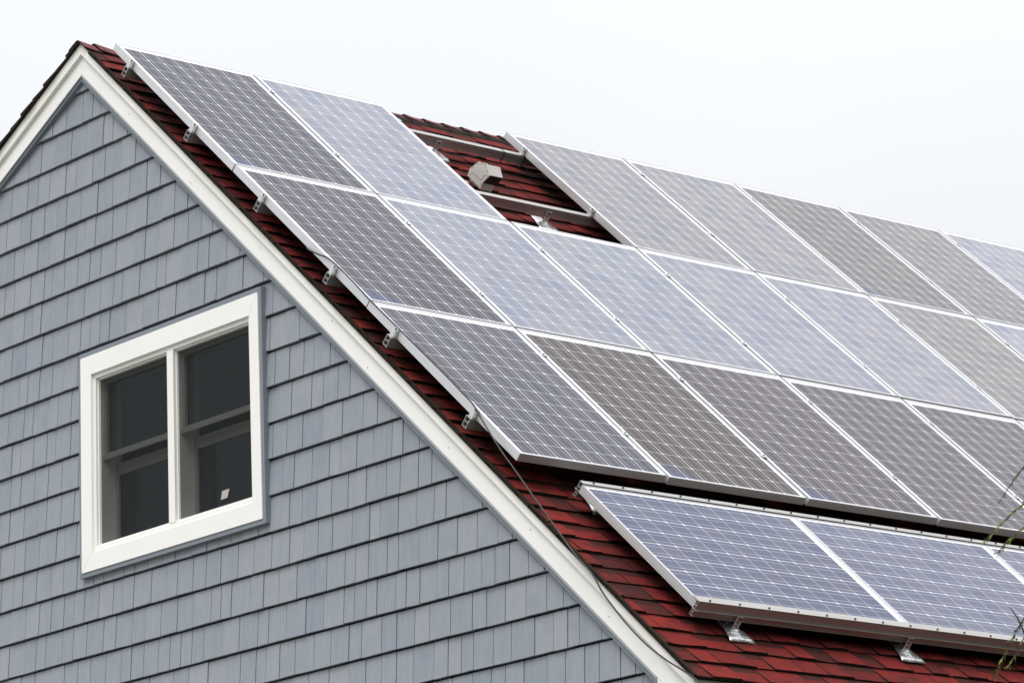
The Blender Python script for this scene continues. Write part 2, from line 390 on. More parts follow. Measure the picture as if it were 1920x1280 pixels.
# sheathing behind shakes with the window hole, and the three other walls
bk_ = MB()
ax_, az_ = apex(0.12, 0.12)
def gable_poly(x0, x1, z0, z1=None):
    top = 3.0 if z1 is None else z1
    q = [(x0, z0), (x1, z0), (x1, top), (x0, top)]
    q = clip(q, lambda a, b: lineR(0.10)(a)-b); q = clip(q, lambda a, b: lineL(0.10)(a)-b); return q
bk_.prism(gable_poly(XL, 0.03, ZB), 0.031, 0.05)
bk_.prism(gable_poly(0.03, 1.55, -1.90), 0.031, 0.05)
bk_.prism(gable_poly(0.03, 1.55, ZB, -2.985), 0.031, 0.05)
bk_.prism(gable_poly(1.55, XR, ZB), 0.031, 0.05)
bk_.build('wall_sheathing', m_back, house)
sd = MB()
sd.wbox(XR-0.02, XR, 0.051, LEN-0.05, ZB, lineR(0.09)(XR))
sd.wbox(XL, XL+0.02, 0.051, LEN-0.05, ZB, lineL(0.09)(XL))
sd.prism(gable_poly(XL, XR, ZB), LEN-0.04, LEN)
kk = 0
while ZB+kk*EXP < -4.7:
    z = ZB+kk*EXP
    sd.hexa([W(XR, 0.0, z), W(XR+0.014, 0.0, z), W(XR+0.014, LEN, z), W(XR, LEN, z)],
            [W(XR, 0.0, z+EXP), W(XR+0.002, 0.0, z+EXP), W(XR+0.002, LEN, z+EXP), W(XR, LEN, z+EXP)], rs.random())
    kk += 1
sd.build('side_wall', m_shake, house)
fl = MB(); fl.wbox(XL+.05, XR-.05, 0.6, LEN-.1, -4.6, -4.5); fl.prism(clip(clip([(-4.5, -4.5), (4.2, -4.5), (4.2, 1), (-4.5, 1)], lambda a, b: lineR(0.05)(a)-b), lambda a, b: lineL(0.05)(a)-b), 2.6, 2.65)
fl.build('interior_partition', m_dark, house)
# rake trims -------------------------------------------------------
def rake_board(name, n0, n1, h0, h1, y0, y1, mt, xend, xl=XL-0.25, side='both', seam=0.0008):
    b0 = apex(n0, h0); b1 = apex(n1, h1)
    if side in ('both', 'R'):
        mb = MB()
        mb.prism([(b0[0]+seam, b0[1]), (xend, lineR(n0)(xend)), (xend, lineR(n1)(xend)), (b1[0]+seam, b1[1])], y0, y1)
        o1 = mb.build(name, mt, house, bevel=0.0015)
    if side in ('both', 'L'):
        mb = MB()
        mb.prism([(xl, lineL(h0)(xl)), (b0[0]-seam, b0[1]), (b1[0]-seam, b1[1]), (xl, lineL(h1)(xl))], y0, y1)
        o2 = mb.build(name, mt, house, bevel=0.0015)
rake_board('frieze_board', 0.0, 0.14, 0.0, 0.15, -0.030, 0.0305, m_white, 4.86)
rake_board('barge_board', 0.106, 0.156, 0.108, 0.177, -0.052, -0.027, m_barge, 4.885)
rake_board('channel_trim', -0.013, -0.0005, -0.006, -0.0005, -0.030, 0.0305, m_chan_lit, 4.615)
rake_board('channel_trim', -0.037, -0.0125, -0.026, -0.0055, -0.020, 0.0305, m_chan, 4.600)
cb = MB(); zc_ = lineR(0.0)(4.615)
cb.wbox(4.585, 4.602, -0.0195, 0.016, ZB, lineR(-0.037)(4.60)+0.012)
cb.wbox(4.602, 4.616, -0.0295, 0.016, ZB, lineR(0)(4.616)-0.004)
cb.build('channel_trim', m_chan, house)
cb = MB(); cb.prism([(4.617, ZB), (4.735, ZB), (4.735, lineR(0)(4.735)-0.003), (4.617, lineR(0)(4.617)-0.003)], -0.028, 0.05)
cb.wbox(4.722, 4.75, 0.0505, 0.14, ZB, -4.62)
cb.build('corner_board', m_white, house, bevel=0.0015)
fa = MB(); ze = lineR(0.10)(4.86)
fa.prism([(4.845, ze-0.115), (4.872, ze-0.115), (4.872, ze+0.045), (4.845, ze+0.045)], -0.026, LEN)
fa.prism([(4.737, ze-0.10), (4.844, ze-0.10), (4.844, ze-0.085), (4.737, ze-0.085)], -0.0, LEN)
fa.build('eave_fascia', m_barge, house)
for (S_, n_) in ((0.62, .05), (1.45, .03), (2.28, .06), (3.12, .07), (3.55, .03), (4.4, .05), (5.2, .06), (5.95, .04)):
    nl = MB(); nl.tube([P(S_, -0.0335, n_), P(S_, -0.029, n_)], 0.0032, 6); nl.build('nail_head', m_sash, house)
# roof -------------------------------------------------------------
deck = MB()
xr_, zr_ = apex(0.158, 0.179)
deck.prism([(xr_, apex(0.118, 0.12)[1]), (4.87, lineR(0.118)(4.87)), (4.87, lineR(0.158)(4.87)), (xr_, zr_)], -0.045, LEN)
deck.prism([(XL-0.3, lineL(0.12)(XL-0.3)), (xr_, apex(0.118, 0.12)[1]), (xr_, zr_), (XL-0.3, lineL(0.179)(XL-0.3))], -0.045, LEN)
roof = deck.build('roof', m_felt, house)
sh = MB(); ed = MB(); rs = random.Random(11)
CE = 0.136; SE = 6.645; YF = -0.072; NB = 0.1595
ncs = int(SE/CE)+1
for kx in range(ncs):
    s1 = SE-kx*CE; s0_ = max(s1-CE-0.004, 0.0)
    if s1 < 0.03: break
    # starter strip under the teeth
    y = YF + rs.uniform(-0.004, 0.004); tooth = rs.random() < .5
    first = True
    wob = rs.uniform(0, 50)
    while y < LEN:
        wd = rs.uniform(0.12, 0.25) if not first else rs.uniform(0.05, 0.22)
        y1 = min(y+wd, LEN)
        tk = (0.0190 if tooth else 0.0125)+rs.uniform(-0.0015, 0.0015)
        tone = rs.choice((0.9, 0.78, 0.7, 0.6)) if tooth else rs.choice((0.75, 0.6, 0.5, 0.35))
        tone = min(1, max(0, tone+rs.uniform(-.12, .12)))
        ns = max(2, int((y1-y)/0.05))
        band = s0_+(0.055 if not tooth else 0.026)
        for j in range(ns):
            ya = y+(y1-y)*j/ns; yb = y+(y1-y)*(j+1)/ns
            if j == 0: ya += 0.0028
            if j == ns-1: yb -= 0.0028
            def wv(yy): return 0.008*noise.noise(Vector((yy*8+wob, kx*3.1, 0))), 0.005*noise.noise(Vector((yy*9, kx*1.7, 5+wob)))
            (ds0, dn0), (ds1, dn1) = wv(ya), wv(yb)
            def nn_(S, dn): return NB+0.002+(tk+dn-0.002)*(S-s0_)/(s1-s0_)
            cuts = [(s0_, tone)]
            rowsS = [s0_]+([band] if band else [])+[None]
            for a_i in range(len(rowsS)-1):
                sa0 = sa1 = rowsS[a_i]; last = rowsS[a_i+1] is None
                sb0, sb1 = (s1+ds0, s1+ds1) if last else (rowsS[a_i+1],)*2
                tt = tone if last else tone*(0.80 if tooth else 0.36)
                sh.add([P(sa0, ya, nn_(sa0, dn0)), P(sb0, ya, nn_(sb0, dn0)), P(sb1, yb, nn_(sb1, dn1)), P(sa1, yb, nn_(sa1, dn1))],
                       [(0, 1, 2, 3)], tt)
            ed.add([P(s1+ds0, ya, NB-0.001), P(s1+ds1, yb, NB-0.001), P(s1+ds1, yb, nn_(s1+ds1, dn1)), P(s1+ds0, ya, nn_(s1+ds0, dn0))], [(0, 1, 2, 3)])
        # tab sides
        for yy, sg in ((y+0.0028, -1), (y1-0.0028, 1)):
            ed.add([P(s0_, yy, NB-0.001), P(s1, yy, NB-0.001), P(s1, yy, NB+tk), P(s0_, yy, NB+0.002)], [(0, 1, 2, 3)])
        y = y1; tooth = not tooth if rs.random() < .8 else tooth; first = False
sh.build('shingles', m_shin, roof); ed.build('shingle_edge', m_felt, roof)
# under-layer sheet visible in the tab joints and at the rake edge
re9 = random.Random(4); eg = MB(); q_ = 0.03
while q_ < SE:
    q1_ = min(q_+re9.uniform(.03, .09), SE); jy = re9.uniform(-.004, .004); jn = re9.uniform(-.002, .002)
    eg.rbox(q_, q1_+0.001, YF-0.002+jy*0.6, YF+0.02, 0.1725+jn, 0.1775+jn*.5); q_ = q1_
m_moss = mat('mossy_edge', (0.022, 0.018, 0.012), 0.95, 0.1)
eg.build('rake_edge', m_moss, roof)
ul = MB(); ul.rbox(0.02, SE-0.004, YF+0.006, LEN-0.01, NB-0.006, NB+0.0012); ul.build('underlayment', m_felt, roof)
# left slope shingles
shl = MB(); shd = MB(); TL_ = math.atan(TANL); cl, sl = math.cos(TL_), math.sin(TL_)
def PL(S, y, n): return Vector((xr_-S*cl-n*sl, y, zr_-S*sl+n*cl+G))
kx = 0
while True:
    sa = kx*CE
    if sa > 6.6: break
    sb = sa+CE+0.004; y = -0.072+rs.uniform(-0.012, 0.004)
    while y < LEN:
        y1 = min(y+rs.uniform(.1, .3), LEN); tk = rs.uniform(0.017, 0.027); tn = rs.uniform(.2, .9)
        shd.hexa([PL(sa, y, 0.0), PL(sb, y, 0.0), PL(sb, y1, 0.0), PL(sa, y1, 0.0)],
                 [PL(sa, y, 0.008), PL(sb, y, tk-.001), PL(sb, y1, tk-.001), PL(sa, y1, 0.008)], tn)
        shl.add([PL(sa, y, 0.009), PL(sb, y, tk), PL(sb, y1, tk), PL(sa, y1, 0.009)], [(0, 1, 2, 3)], tn)
        y = y1
    kx += 1
shl.build('shingles', m_shin, roof); shd.build('shingle_edge', m_felt, roof)
# ridge caps; a black strip puts in the shaded side of the ridge vent
rc = MB(); rv_ = MB(); re_ = MB()
def ridge_pt(yy, d, h):                   # d>0 right side distance, d<0 left side
    ap = Vector((xr_, yy, zr_+G+h))
    if d >= 0: return ap+Vector((c*d, 0, -s*d))
    return ap+Vector((cl*d, 0, sl*d))
y = LEN+0.03
while y > YF+0.02:
    ya = max(y-0.175, YF-0.004); yb = y+0.01
    vent_ = ya > 0.5
    hb = 0.004 if vent_ else 0.008
    h0, h1 = hb+0.020+rs.uniform(-.002, .002), hb+0.002
    dr = (0.060 if vent_ else 0.10)+rs.uniform(-.005, .005)
    prof = [dr, dr*0.55, 0.012, -0.012, -dr*0.6, -dr]
    ra = [ridge_pt(ya, d, h0-(0.004 if abs(d) < .02 else 0)) for d in prof]; rb = [ridge_pt(yb, d, h1-(0.004 if abs(d) < .02 else 0)) for d in prof]
    dn_ = Vector((0.3, 0, 0.95))
    rc.add(ra+rb, [(j, j+1, 6+j+1, 6+j) for j in range(5)], rs.uniform(.3, .6))
    ra1 = [p-dn_*0.0005 for p in ra]; rb1 = [p-dn_*0.0005 for p in rb]
    ra2 = [p-dn_*0.011 for p in ra]; rb2 = [p-dn_*0.008 for p in rb]
    n6 = 6; vs = ra1+rb1+ra2+rb2; fs = []
    for j in range(5):
        fs += [(2*n6+j+1, 2*n6+j, 3*n6+j, 3*n6+j+1), (j+1, j, 2*n6+j, 2*n6+j+1), (n6+j, n6+j+1, 3*n6+j+1, 3*n6+j)]
    fs += [(0, n6, 3*n6, 2*n6), (n6+5, 5, 2*n6+5, 3*n6+5)]
    re_.add(vs, fs)
    if vent_:
        q = [ridge_pt(ya-0.001, d, h) for d, h in ((0.120, 0.004), (0.105, 0.016), (0.0, 0.004), (-0.10, 0.012), (-0.12, 0.0))]
        q2 = [ridge_pt(yb, d, h) for d, h in ((0.120, 0.004), (0.105, 0.016), (0.0, 0.004), (-0.10, 0.012), (-0.12, 0.0))]
        rv_.add(q+q2, [(a, a+1, a+6, a+5) for a in range(4)]+[(4, 3, 2, 1, 0), (5, 6, 7, 8, 9)])
    y -= 0.168
m_cap = mat('ridge_cap_shingle', (0.13, 0.035, 0.045), 0.85, 0.3)
cb3 = noise_(m_cap, coords(m_cap, (1, 1, 1)), 25.0, 4, 0.7)
lk(m_cap, ramp(m_cap, cb3, [(0.3, (0.075, 0.026, 0.030)), (0.7, (0.20, 0.045, 0.052))]), bs(m_cap).inputs['Base Color'])
rc.build('ridge_cap', m_cap, roof); re_.build('cap_edge', m_felt, roof); rv_.build('ridge_vent', m_felt, roof)

# window ------------------------------------------------------------
def LW(x, y, z): return W(x+LEAN*(z+2.44), y, z)
class WB(MB):
    def wb(self, x0, x1, y0, y1, z0, z1):
        self.hexa([LW(x0, y0, z0), LW(x1, y0, z0), LW(x1, y1, z0), LW(x0, y1, z0)], [LW(x0, y0, z1), LW(x1, y0, z1), LW(x1, y1, z1), LW(x0, y1, z1)])
    def ring(self, o, i, y0, y1, g=0.0007):   # mitred ring between rectangles (x0,x1,z0,z1)
        X0, X1, Z0, Z1 = o; a, b, cz, d = i
        quads = [[(X0+g, Z0), (X1-g, Z0), (b-g, cz), (a+g, cz)], [(X1, Z0+g), (X1, Z1-g), (b, d-g), (b, cz+g)],
                 [(X1-g, Z1), (X0+g, Z1), (a+g, d), (b-g, d)], [(X0, Z1-g), (X0, Z0+g), (a, cz+g), (a, d-g)]]
        for q in quads: self.hexa([LW(x, y0, z) for x, z in q], [LW(x, y1, z) for x, z in q])
R0 = (WX0, WX1, WZ0, WZ1); R1 = (0.022, 1.552, -2.982, -1.908)
w_ = WB(); w_.ring(R0, R1, -0.032, 0.045); win = w_.build('window', m_white, house, bevel=0.0015)
tr = WB()
tr.ring((WX0-0.026, WX1+0.026, WZ0-0.028, WZ1+0.030), (WX0-0.001, WX1+0.001, WZ0-0.001, WZ1+0.001), -0.026, 0.016)
tr.build('channel_trim', m_chan, win, bevel=0.002)
fr = WB()
R2 = (0.046, 1.528, -2.950, -1.934); R3 = (0.054, 1.520, -2.938, -1.944)
fr.ring(R1, R2, -0.014, 0.17); fr.ring(R2, R3, 0.002, 0.17)
fr.wb(0.7585, 0.8185, -0.018, 0.17, -2.949, -1.935)
fr.wb(0.753, 0.824, 0.004, 0.165, -2.937, -1.945)
fr.build('frame', m_vinyl, win, bevel=0.001)
sl_ = WB(); sl_.wb(0.024, 1.550, -0.020, 0.0, -2.9805, -2.955); sl_.build('sill', m_vinyl, win, bevel=0.001)
MZ = -2.41
for (a0, a1) in ((0.054, 0.753), (0.824, 1.520)):
    sa = WB()                             # upper sash
    sa.ring((a0, a1, MZ-0.01, -1.944), (a0+0.026, a1-0.026, MZ+0.018, -1.968), 0.040, 0.070)
    sa.wb(a0+0.0005, a1-0.0005, 0.028, 0.0395, MZ-0.022, MZ+0.006)
    sa.build('sash', m_sash, win, bevel=0.001)
    sb_ = WB()                            # lower sash, set further back
    sb_.ring((a0, a1, -2.938, MZ-0.035), (a0+0.030, a1-0.030, -2.905, MZ-0.105), 0.122, 0.150)
    sb_.wb(a0+0.0005, a1-0.0005, 0.1175, 0.1215, MZ-0.062, MZ-0.056)
    sb_.build('sash', m_sash, win, bevel=0.001)
    gp = WB(); gp.wb(a0+0.026, a1-0.026, 0.060, 0.062, MZ+0.018, -1.968); gp.build('pane', m_glass, win)
    gp = WB(); gp.wb(a0+0.030, a1-0.030, 0.135, 0.137, -2.905, MZ-0.105); gp.build('pane', m_glass, win)
    sn = WB(); sn.add([LW(a0, 0.018, -2.937), LW(a1, 0.018, -2.937), LW(a1, 0.018, -1.945), LW(a0, 0.018, -1.945)], [(0, 1, 2, 3)])
    sn.build('insect_screen', m_screen, win)
st = WB()
q = [(1.205, -2.895), (1.265, -2.893), (1.285, -2.845), (1.218, -2.847)]
st.hexa([LW(x, 0.0145, z) for x, z in q], [LW(x, 0.0165, z) for x, z in q])
st.build('sticker', mat('sticker_paper', (0.42, 0.41, 0.37), 0.7), win)

# ------------------------------------------------------------------ solar panels
def panel_parts(root):                    # root sits at the top left corner, X down the 1.559 side, Y across, Z out
    Mw = MW[root.name]
    def loc(mb, x0, x1, y0, y1, z0, z1):
        mb.hexa([Mw @ Vector(p) for p in ((x0, y0, z0), (x1, y0, z0), (x1, y1, z0), (x0, y1, z0))],
                [Mw @ Vector(p) for p in ((x0, y0, z1), (x1, y0, z1), (x1, y1, z1), (x0, y1, z1))])
    fb = MB(); w = 0.0115; D = 0.046
    loc(fb, 0, LX, 0, w, -D, 0); loc(fb, 0, LX, LY-w, LY, -D, 0)
    loc(fb, 0, w, w+0.0004, LY-w-0.0004, -D, 0); loc(fb, LX-w, LX, w+0.0004, LY-w-0.0004, -D, 0)
    for z in (-0.0315, -0.0125):          # extruded ribs on the outside faces
        loc(fb, 0.001, LX-0.001, -0.0012, -0.0001, z-0.0016, z); loc(fb, LX+0.0001, LX+0.0012, 0.001, LY-0.001, z-0.0016, z)
    fo = fb.build('frame', m_frame, root)
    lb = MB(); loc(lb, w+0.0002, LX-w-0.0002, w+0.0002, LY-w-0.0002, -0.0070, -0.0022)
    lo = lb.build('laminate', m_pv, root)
    return fo, lo
# column, row -> (cell tint with the reflected sky painted in, label)
PAN = {
 (0,0): ((0.026,0.027,0.048), 'dark grey solar panel at the gable peak, first in the top row'),
 (1,0): ((0.205,0.228,0.285), 'pale blue-grey solar panel in the top row, left of the roof opening'),
 (3,0): ((0.185,0.188,0.215), 'pale grey solar panel in the top row, first to the right of the roof opening'),
 (4,0): ((0.190,0.194,0.222), 'pale grey solar panel second to the right of the roof opening, in the top row'),
 (5,0): ((0.105,0.098,0.104), 'streaky dark grey solar panel in the top row, right of two paler ones'),
 (6,0): ((0.140,0.135,0.146), 'mid grey solar panel in the top row, right of the streaky dark one'),
 (7,0): ((0.22,0.236,0.295), 'palest solar panel in the top row, cut off by the right edge of the photo'),
 (0,1): ((0.036,0.033,0.052), 'dark grey solar panel at the gable edge in the middle row'),
 (1,1): ((0.200,0.222,0.278), 'pale blue-grey solar panel second in the middle row, with a small dark smear'),
 (2,1): ((0.205,0.226,0.282), 'pale blue-grey solar panel in the middle row directly below the roof opening'),
 (3,1): ((0.205,0.222,0.278), 'pale blue solar panel fourth from the gable in the middle row'),
 (4,1): ((0.208,0.224,0.282), 'pale blue solar panel fifth from the gable in the middle row'),
 (5,1): ((0.168,0.166,0.175), 'pale warm grey solar panel sixth from the gable in the middle row'),
 (6,1): ((0.22,0.236,0.295), 'pale bluish solar panel of the middle row at the right edge of the photo'),
 (0,2): ((0.056,0.057,0.082), 'grey-violet solar panel at the lower left corner of the big array'),
 (1,2): ((0.046,0.033,0.031), 'dark brownish solar panel second from the gable in the big array bottom row'),
 (2,2): ((0.060,0.048,0.056), 'brown-grey solar panel third from the gable in the big array bottom row'),
 (3,2): ((0.062,0.054,0.068), ''),
 (5,2): ((0.064,0.060,0.074), 'sliver of a solar panel in the bottom row past the right edge'),
 (4,2): ((0.064,0.058,0.070), 'dark grey solar panel in the bottom row running off the photo at the right'),
}
proto = None
GRP = 'portrait solar panels of the large upper array'
for (i, j), (col, lab) in sorted(PAN.items(), key=lambda t: (t[0][1], t[0][0])):
    rj = random.Random(i*13+j*101)
    v = S0+PV*j+0.0055+(0.0042*i-0.004 if j == 2 else 0); y = Y0+PU*i+0.010; n = NP
    if proto is None:
        proto = empty('solar_panel', P(v, y, n), True); panel_parts(proto); root = proto; kids = list(proto.children)
    else:
        root = proto.copy(); C.objects.link(root); MW[root.name] = None; M = RR.to_4x4()
        M = M @ (Matrix.Rotation(rj.uniform(-.0012, .0012), 4, 'X') @ Matrix.Rotation(rj.uniform(-.0012, .0012), 4, 'Y'))
        M.translation = P(v, y, n+rj.uniform(-.001, .001)); root.matrix_world = M; MW[root.name] = M.copy()
        kids = []
        for ch in proto.children:
            d = ch.copy(); C.objects.link(d); d.parent = root; kids.append(d)
    tag(root, lab, 'solar panel', GRP)
    for kd in kids:
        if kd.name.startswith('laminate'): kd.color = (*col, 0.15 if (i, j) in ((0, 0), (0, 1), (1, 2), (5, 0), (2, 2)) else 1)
    if (i, j) in ((1, 1), (1, 0)):
        sm = MB()
        for (S_, Y_, r_s) in {(1, 1): ((2.660, 1.265, .005), (2.668, 1.285, .004), (2.665, 1.305, .006), (2.675, 1.320, .004), (2.690, 1.345, .004)), (1, 0): ((1.000, 1.785, .007), (1.008, 1.800, .005))}[(i, j)]:
            sm.tube([P(S_, Y_, NP-0.0024), P(S_, Y_, NP-0.0012)], r_s, 7)
        sm.build('dirt_speck', m_screw, root)
# lower array: landscape panels between two screwed clamping rails
RL = Matrix((Vector((0, -1, 0)), Vector((c, 0, -s)), Vector((s, 0, c)))).transposed()
LOWS = 5.123; LOWY = 0.238; LP = 1.559
lowlab = ['landscape solar panel at the left end of the lower array',
          'landscape solar panel in the middle of the lower array between two white frame bands',
          'landscape solar panel at the right end of the lower array, mostly outside the photo']
lowcol = [(0.082, 0.098, 0.165), (0.112, 0.128, 0.198), (0.125, 0.138, 0.210)]
pl0 = None
for i in range(3):
    M = RL.to_4x4(); M.translation = P(LOWS, LOWY+LP*i+LX, NPL-0.004)
    if pl0 is None:
        root = bpy.data.objects.new('solar_panel', None); C.objects.link(root); root.matrix_world = M; MW[root.name] = M.copy()
        panel_parts(root); pl0 = root; kids = list(root.children)
    else:
        root = pl0.copy(); C.objects.link(root); root.matrix_world = M; kids = []
        for ch in pl0.children:
            d = ch.copy(); C.objects.link(d); d.parent = root; kids.append(d)
    tag(root, lowlab[i], 'solar panel', 'landscape solar panels of the lower array')
    for kd in kids:
        if kd.name.startswith('laminate'): kd.color = (*lowcol[i], 1)

# ------------------------------------------------------------------ rails
def hollow(mb, sc_, y0, y1, n0, n1, w=0.040):
    t = 0.0035; a, b = sc_-w/2, sc_+w/2
    mb.rbox(a, a+t, y0, y1, n0, n1); mb.rbox(b-t, b, y0, y1, n0, n1)
    mb.rbox(a+t, b-t, y0+.0004, y1, n1-t, n1-0.0003); mb.rbox(a+t, b-t, y0+.0004, y1, n0+0.0003, n0+t)
    mb.rbox(a+t, b-t, y0+.0008, y1, (n0+n1)/2-t/2, (n0+n1)/2+t/2)
    mb.rbox(b, b+0.004, y0, y1, n1-0.004, n1-0.0005); mb.rbox(b, b+0.004, y0, y1, n1-0.019, n1-0.0155)
    mb.rbox(b, b+0.003, y0, y1, n0+0.0005, n0+0.004)
RTOP = NP-0.0465; RBOT = RTOP-0.062
railS = [(0.480, 0, 'topmost aluminium rail, crossing the roof opening above the white vent'),
         (1.310, 0, 'aluminium rail crossing the roof opening below the white vent'),
         (2.165, 1, 'aluminium rail under the upper half of the middle row of panels'),
         (2.995, 1, 'aluminium rail under the lower half of the middle row of panels'),
         (3.672, 2, 'aluminium rail under the upper half of the bottom row of the large array'),
         (4.500, 2, 'lowest aluminium rail of the large array, beside the hanging cable')]
for (rc_, row, lab) in railS:
    y0 = Y0-0.020+random.Random(int(rc_*100)).uniform(-.01, .01); ncol = {0: 8, 1: 7, 2: 6}[row]; y1 = Y0+PU*ncol
    rt = empty('mounting_rail', P(rc_, y0, RBOT), True); tag(rt, lab, 'rail', 'rails under the upper array')
    mb = MB(); hollow(mb, rc_, y0, y1, RBOT, RTOP); mb.build('extrusion', m_rail, rt)
    # clamps
    gaps = list(range(1, ncol))
    ends = [0]
    if row == 0: gaps = [1, 4, 5, 6, 7]; ends = [0, 3]; ends2 = [2]
    else: ends2 = []
    for gi in gaps:
        yc = Y0+PU*gi; cb = MB()
        cb.rbox(rc_-0.017, rc_+0.017, yc-0.0195, yc+0.0195, NP+0.0006, NP+0.0040)
        cb.rbox(rc_-0.015, rc_+0.015, yc-0.0035, yc+0.0035, RTOP, NP+0.0004)
        co = cb.build('mid_clamp', m_frame, rt)
        bo = MB(); bo.tube([P(rc_, yc, NP+0.004), P(rc_, yc, NP+0.009)], 0.005, 6)
        bo.rbox(rc_+0.0175, rc_+0.0195, yc-0.003, yc+0.003, NP-0.012, NP+0.003)
        bo.build('bolt', m_screw, co)
    for gi in ends:
        yc = Y0+PU*gi+0.010; cb = MB()
        cb.rbox(rc_-0.016, rc_+0.016, yc-0.004, yc-0.0012-0.0012, RTOP, NP+0.003)
        cb.rbox(rc_-0.016, rc_+0.016, yc-0.0012-0.0010, yc+0.007, NP+0.0006, NP+0.003)
        cb.rbox(rc_-0.016, rc_+0.016, yc-0.026, yc-0.0042, RTOP+0.0005, RTOP+0.004)
        cb.rbox(rc_-0.016, rc_+0.016, yc-0.026, yc-0.0230, RTOP+0.0042, NP-0.006)
        cb.rbox(rc_-0.016, rc_+0.016, yc-0.0228, yc-0.0042, NP-0.009, NP-0.0062)
        co = cb.build('end_clamp', m_frame, rt)
        bo = MB(); bo.tube([P(rc_, yc-0.014, NP-0.006), P(rc_, yc-0.014, NP+0.003)], 0.006, 6); bo.build('bolt', m_screw, co)
    for gi in ends2:
        yc = Y0+PU*gi-0.010; cb = MB()
        cb.rbox(rc_-0.016, rc_+0.016, yc+0.0024, yc+0.005, RTOP, NP+0.003)
        cb.rbox(rc_-0.016, rc_+0.016, yc-0.007, yc+0.0022, NP+0.0006, NP+0.003)
        cb.rbox(rc_-0.016, rc_+0.016, yc+0.0052, yc+0.022, RTOP+0.0005, RTOP+0.004)
        cb.build('end_clamp', m_frame, rt)
# clamping rails of the lower array
def low_rail(s_out, sg, lab, n1, n0, lip):
    y0, y1 = LOWY+(0.004 if sg < 0 else -0.008), LOWY+LP*3
    rt = empty('clamping_rail', P(s_out, y0, n0), True); tag(rt, lab, 'rail', 'screwed rails of the lower array')
    mb = MB()
    def bx(a, b, n_0, n_1, e=0.0):
        a, b = s_out-sg*a, s_out-sg*b
        mb.rbox(min(a, b), max(a, b), y0+e, y1, n_0, n_1)
    bx(0.0, lip, n1-0.003, n1)                      # lip over the panel edge
    bx(0.001, 0.004, n1-0.050, n1-0.0031)             # upper web
    bx(0.004, 0.022, n1-0.032, n1-0.029, .0004); bx(0.0185, 0.0220, n1-0.052, n1-0.0085-0.042, .0004)
    bx(-0.010, 0.022, n1-0.0535, n1-0.0502)           # ledge
    bx(0.004, 0.007, n0+0.0032, n1-0.0537); bx(0.019, 0.022, n0+0.0032, n1-0.0537, .0004)
    bx(0.007, 0.019, (n0+n1-.05)/2, (n0+n1-.05)/2+0.003, .0008)
    bx(-0.004, 0.024, n0, n0+0.003)
    mb.build('extrusion', m_rail, rt)
    y = y0+0.085; 
    while y < y1:
        b = MB(); ss = s_out-sg*0.014
        b.tube([P(ss, y, n1), P(ss, y, n1+0.0045)], 0.0062, 7); b.tube([P(ss, y, n1+0.0045), P(ss, y, n1+0.0075)], 0.0038, 7)
        b.build('screw', m_screw, rt); y += 0.2085
low_rail(LOWS-0.032, -1, 'upper screwed rail of the lower array, just under the dark gap', NPL+0.003, NPL-0.084, 0.031)
low_rail(LOWS+LY+0.024, 1, 'front screwed rail of the lower array, standing on two bright roof flashings', NPL+0.003, NPL-0.084, 0.052)

# ------------------------------------------------------------------ feet with flashing
def foot(sf, yf, ntop, lab, big=False, ang=0.0):
    rt = empty('rail_bracket', P(sf, yf, NR), True); tag(rt, lab, 'roof bracket', 'brackets holding the rails on the shingles')
    mb = MB()
    for (a0, a1) in ((-0.021, -0.009), (0.009, 0.021)): mb.rbox(sf, sf+0.005, yf+a0, yf+a1, NR+0.004, ntop)
    nv = NR+0.004
    for q0, q1 in ((NR+0.004, NR+0.022), (NR+0.038, NR+0.050), (ntop-0.028, ntop-0.018), (ntop-0.006, ntop)):
        if q1 > q0: mb.rbox(sf+0.0003, sf+0.0047, yf-0.009, yf+0.009, q0, min(q1, ntop))
    mb.rbox(sf-0.045, sf+0.0048, yf-0.0205, yf+0.0205, NR+0.0042, NR+0.009)
    mb.build('bracket', m_frame, rt, bevel=0.0008)
    bo = MB(); bo.tube([P(sf+0.004, yf, ntop-0.012), P(sf+0.014, yf, ntop-0.012)], 0.008, 6); bo.build('bolt', m_screw, rt)
    # moulded flashing apron, draped over the course below
    fm = MB(); nx, ny = 9, 7; r9 = random.Random(int(sf*100)); grid = []
    for ix_ in range(nx+1):
        for iy_ in range(ny+1):
            tx, ty = ix_/nx, iy_/ny
            S = sf-0.095+0.185*tx; hw = 0.045+0.045*(tx**1.2)
            Y = yf+(ty-0.5)*2*hw+ang*(tx-.5)
            d = math.hypot(S-sf, Y-yf); nn2 = NR+0.007+0.026*math.exp(-(d/0.036)**2)+0.004*noise.noise(Vector((S*30, Y*30, sf)))
            if tx > .93: nn2 -= 0.010
            grid.append(P(S+0.006*noise.noise(Vector((Y*20, sf, 1))), Y, nn2))
    fs = [(a*(ny+1)+b, (a+1)*(ny+1)+b, (a+1)*(ny+1)+b+1, a*(ny+1)+b+1) for a in range(nx) for b in range(ny)]
    fm.add(grid, fs); fo = fm.build('flashing', m_flash, rt, smooth=True)
    so = fo.modifiers.new('solid', 'SOLIDIFY'); so.thickness = 0.0015
foot(0.485+0.0245, 2.40, RTOP-0.02, 'perforated roof bracket on the topmost rail, left side of the roof opening')
foot(1.315+0.0245, 2.765, RTOP-0.02, 'perforated roof bracket on the rail just below the white vent')
foot(LOWS+LY+0.031, 0.545, NPL-0.050, 'left of two roof brackets with crumpled flashing under the front rail', True)
foot(LOWS+LY+0.031, 1.80, NPL-0.050, 'right of two roof brackets with crumpled flashing under the front rail', True)
foot(LOWS-0.045, 0.455, NPL-0.084, 'roof bracket with curled flashing half hidden under the lower array')

